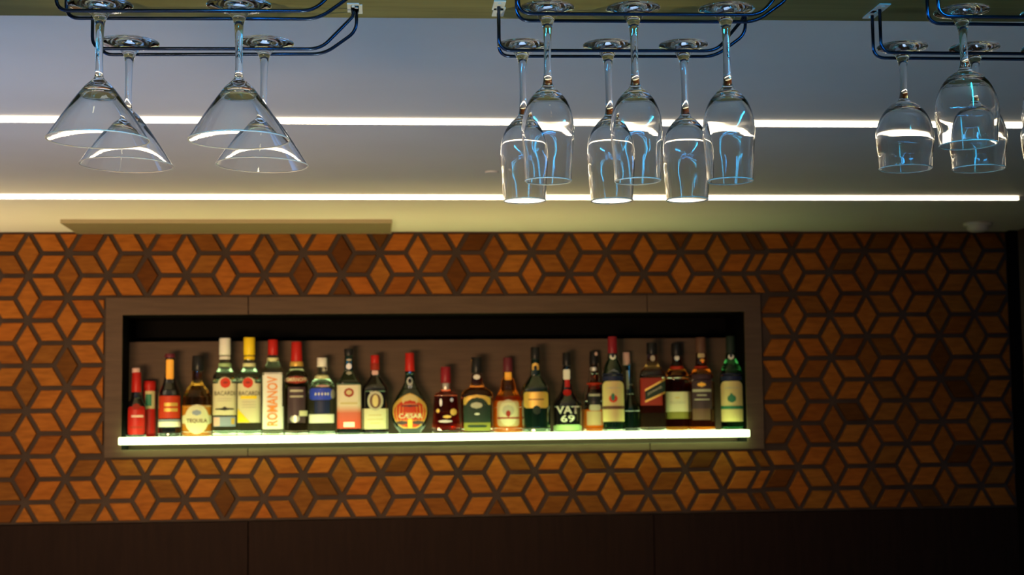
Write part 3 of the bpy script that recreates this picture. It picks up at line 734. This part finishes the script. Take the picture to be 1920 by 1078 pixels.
# 14 broad shouldered, dark green label
b = Bottle('whisky_bottle', 895, [(700, 9), (706, 10), (716, 11), (724, 15), (729, 24), (736, 29), (744, 30), (800, 29.5), (806, 28)], 'brown', 'broad dark whisky bottle with an arched green label and black cap marked orange', p=3, dr=.75, dy=-.012)
b.cap(668, 698, 10, 'black', 10.5); b.decal(-10, -5, 672, 693, 'bright', name='cap_stripe'); b.decal(-6.5, 6.5, 700, 710, 'white', 'oval', 'neck_seal')
l = b.decal(-25, 25, 738, 760, 'gold', 'dome', 'arch'); l = b.decal(-22, 22, 743, 790, 'dgreenlabel', 'dome'); b.decal(-25, 25, 757, 790, 'dgreenlabel', name='label_field', parent=l)
b.decal(-12, 10, 752, 764, 'greyink', 'oval', 'crest', l); b.decal(-5, 5, 772, 776, 'whiteink', 'oval', 'crest', l); b.decal(-24.5, 24.5, 790, 805, 'olive', name='lower_label'); b.decal(-18, 18, 794, 799, 'dgreenlabel', 'round', 'lower_print')
# 15 orange liquor, ornate label
b = Bottle('whisky_bottle', 953.5, [(690, 8.5), (706, 8.8), (712, 12), (722, 14), (732, 17), (742, 23), (752, 28), (762, 28.5), (800, 28.5), (806, 27)], 'brown', 'bright orange whisky bottle with an ornate cream shield label and maroon cap', dy=.032, fill=750, liquid='orange')
b.cap(669, 696, 8.6, 'maroon', 9.4); b.decal(-6, 7, 695, 711, 'bright', 'round', 'neck_label')
b.decal(-20.5, 20, 750, 797, 'beige', 'round'); l = b.decal(-17, 17, 747, 797, 'cream', 'oval', 'shield'); b.decal(-11, 11, 757, 778, 'greyink', 'oval', 'crest', l); b.decal(-4.5, 4.5, 767, 780, 'ltred', 'oval', 'crest_mark', l); b.decal(-20, 20, 780, 783, 'ltred', name='stripe', parent=l)
# 16 dark green with gold label
b = Bottle('whisky_bottle', 1005.5, [(662, 8), (690, 9), (703, 11), (713, 18), (724, 25.5), (734, 27), (800, 26.5), (807, 25)], 'dkgreen', 'broad dark green bottle with a gold banner label and a small dark medallion', p=2.4, dr=.9, dy=-.022)
b.cap(649, 672, 8.4, 'black', 8.8); b.decal(-5, 5, 660, 664, 'tan', 'round', 'cork_mark'); l = b.decal(-6.5, 6.5, 678, 692, 'gold', 'dome', 'neck_emblem'); b.decal(-3, 3, 683, 692, 'dark', 'dome', 'emblem_opening', l)
l = b.decal(-22.5, 23, 733, 763, 'gold', 'round'); b.decal(-14, 15, 746, 748, 'brownlabel', name='print_line', parent=l); b.decal(-6, 9, 758, 775, 'dgreenlabel', 'oval', 'medallion')
# 17 VAT 69
b = Bottle('whisky_bottle', 1064.5, [(684, 8), (716, 9), (732, 12), (742, 19), (752, 26), (760, 27.5), (800, 26.5), (805.5, 25)], 'dark', 'squat dark whisky bottle with big white letters and a red wax seal on its shoulder')
b.cap(659, 686, 7.5, 'black', 8); b.decal(-7, 6, 691, 710, 'white', 'round', 'neck_label'); b.decal(-4, 5, 710, 724, 'red', name='ribbon'); b.decal(-7.5, 8, 727.5, 741, 'red', 'oval', 'wax_seal')
l = b.decal(-26, 26, 794, 805, 'pgreen', 'round', 'base_band'); b.text('VAT', .5, 766.5, 42, 14, 'whiteink', b.root, bold=.015); b.text('69', .5, 782.5, 26, 13, 'whiteink', b.root, bold=.015)
# 18 amber with beige label
b = Bottle('whisky_bottle', 1116, [(676, 9), (700, 10), (712, 12), (724, 17), (738, 22), (750, 23), (800, 23), (806, 21.5)], 'brown', 'amber whisky bottle with a beige lower label, just left of the burgundy-capped one', dy=.045, fill=766, liquid='orange')
b.cap(657, 690, 8.5, 'black', 9.5); b.decal(1, 7, 658, 666, 'pink', 'oval', 'cap_mark'); b.decal(-8, 5, 687, 694, 'silver', 'round', 'neck_label'); b.cap(716, 722, 14.5, 'orangered', 15.5, name='neck_ring')
b.decal(-14, 12, 735, 757, 'black', name='upper_label'); b.decal(-11, 10, 737, 741, 'greyink', name='print_line'); b.decal(-10, 11, 757, 768, 'greyink', 'round', 'middle_label'); b.decal(-15, 12, 769, 795, 'beige')
# 19 tall, cream arched label, front
def irish(cx, top, capm, bodym, hw, emb, stripm, label, dy):
    b = Bottle('whiskey_bottle', cx, [(655, 8.4), (672, 10), (684, 16), (696, hw-1.5), (706, hw), (800, hw-.3), (806, hw-2)], bodym, label, dy=dy)
    b.cap(top, 665, 8.4, capm, 9); l = b.decal(-5, 6, 662, 673, 'white', 'oval', 'neck_seal'); b.decal(-2.5, 3.5, 661, 669, 'dark', 'oval', 'seal_mark', l)
    b.decal(-hw+2, hw-2, 699, 712, 'navy', name='navy_band'); l = b.decal(-hw+1.5, hw-1.5, 713, 788, 'tan', 'arch')
    b.text('JAMESON', 0, 726, 26, 5, 'greyink', l, bold=.01); b.decal(-8, 8, 738, 753, emb, 'oval', 'emblem', l); b.decal(-4, 3, 735, 750, 'midgreen', 'oval', 'emblem', l)
    b.decal(-hw+1.2, hw-1.2, 759, 765, stripm, name='stripe', parent=l); return b
irish(1151, 629, 'darkred', 'dkgreen', 21.3, 'redink', 'brownlabel', 'tall dark whiskey bottle with a burgundy cap and arched cream label, red and green crest', -.036)
# 20 dark green bottle behind
b = Bottle('liquor_bottle', 1182, [(682, 7), (720, 8), (738, 10), (750, 15), (760, 20.5), (768, 21.5), (800, 21), (806, 19)], 'dkgreen', 'dark green bottle with a pale cap, partly hidden behind the burgundy-capped bottle', dy=.045)
b.cap(659, 683, 6.8, 'pink', 7.2, x=-5); b.decal(-6, -1, 693, 728, 'greyink', name='neck_strip')
# 21 square, slanted label
b = Bottle('whisky_bottle', 1225, [(660, 8.5), (676, 9.5), (684, 13), (692, 20), (700, 23.5), (708, 24.5), (800, 24), (806, 23)], 'brown', 'square red-amber whisky bottle with a slanted dark label edged in gold', p=5, dr=.75, dy=-.022, fill=759, liquid='smoke')
b.cap(641, 663, 9.5, 'black', 10); b.decal(-4, 5, 648, 658, 'greyink', 'oval', 'cap_mark'); b.decal(-3, 6, 664, 676, 'greyink', 'oval', 'neck_mark')
b.decal(-22.5, 18, 707, 758, 'ltred', name='red_label'); b.slant([(-14, 728), (23.5, 708), (23.5, 736), (-14, 753)], 'gold', 'gold_edge'); l = b.slant([(-14, 732), (23.5, 712), (23.5, 732.5), (-14, 749)], 'dgreenlabel', 'slanted_label')
b.text('JOHNNIE', 4, 731, 30, 5, 'greyink', l, rot=math.radians(27), bold=.01)
# 22 cream and olive label
b = Bottle('whisky_bottle', 1271.5, [(662, 8.5), (678, 9.5), (688, 13), (698, 20), (708, 23.5), (800, 23.5), (806, 22)], 'brown', 'amber whisky bottle with a black cap and cream label over an olive strip', p=2.8, dy=.044, fill=789, liquid='amber')
b.cap(642, 666, 9.8, 'black', 10.2); b.decal(-4, 5, 664, 675, 'white', 'oval', 'neck_seal'); b.cap(685, 691, 12.8, 'orangered', 14, name='neck_ring')
l = b.decal(-20.5, 20, 733, 771, 'cream'); b.text("TEACHER'S", 0, 753, 30, 4.5, 'greyink', l, bold=.01); b.decal(-5, 5, 742, 746, 'tan', 'oval', 'crest', l); b.decal(-19.5, 19.5, 770, 783, 'olive', name='lower_label')
# 23 dark amber with white lettering
b = Bottle('whisky_bottle', 1317.5, [(655, 9), (684, 11), (694, 17), (704, 22.5), (714, 24), (800, 24), (806, 22.5)], 'brown', 'dark amber whisky bottle with white lettering and a brown cap, second from the right', dy=-.008, fill=789, liquid='orange')
b.cap(631, 660, 9.6, 'brownlabel', 10); b.decal(-6, 7, 661, 669, 'beige', 'round', 'neck_label'); b.decal(-2, 6, 671, 677, 'bright', 'oval', 'neck_mark'); b.cap(685, 691, 12.8, 'orangered', 13.6, name='neck_ring')
l = b.decal(-18, 18, 700, 765, 'purple'); b.decal(-8, 8, 715, 724, 'bright', 'oval', 'picture', l)
for q, ww in ((728, 17), (738, 9), (746, 14)): b.decal(-ww, ww, q, q+(5 if q == 728 else 2.5), 'greyink', name='lettering', parent=l)
b.decal(-18, 15, 764, 785, 'brownlabel', name='lower_label')
# 24 green, right end
irish(1373.5, 628, 'dgreenlabel', 'green', 21.5, 'midgreen', 'midgreen', 'green glass whiskey bottle with an arched cream label and green strip, rightmost in the niche', -.015)

# ---------------------------------------------------------------- added unseen pale counter, bouncing light up into the glass rims
M['stone'] = noise_mix(mat('counter_stone', (.6, .56, .5), .25), (.5, .46, .40), (.66, .62, .55), nscale=8)
bc = empty('rim_bounce_counter', (0, 1.45, 0), 'unseen pale stone topped counter added to reflect in the glass rims', 'counter')
box('counter_top', (-2.2, -.55, 1.06), (1.95, .72, 1.10), M['stone'], bc, .006)
box('counter_front', (-2.15, -.48, .0), (1.92, .66, 1.059), M['panel'], bc, .004)
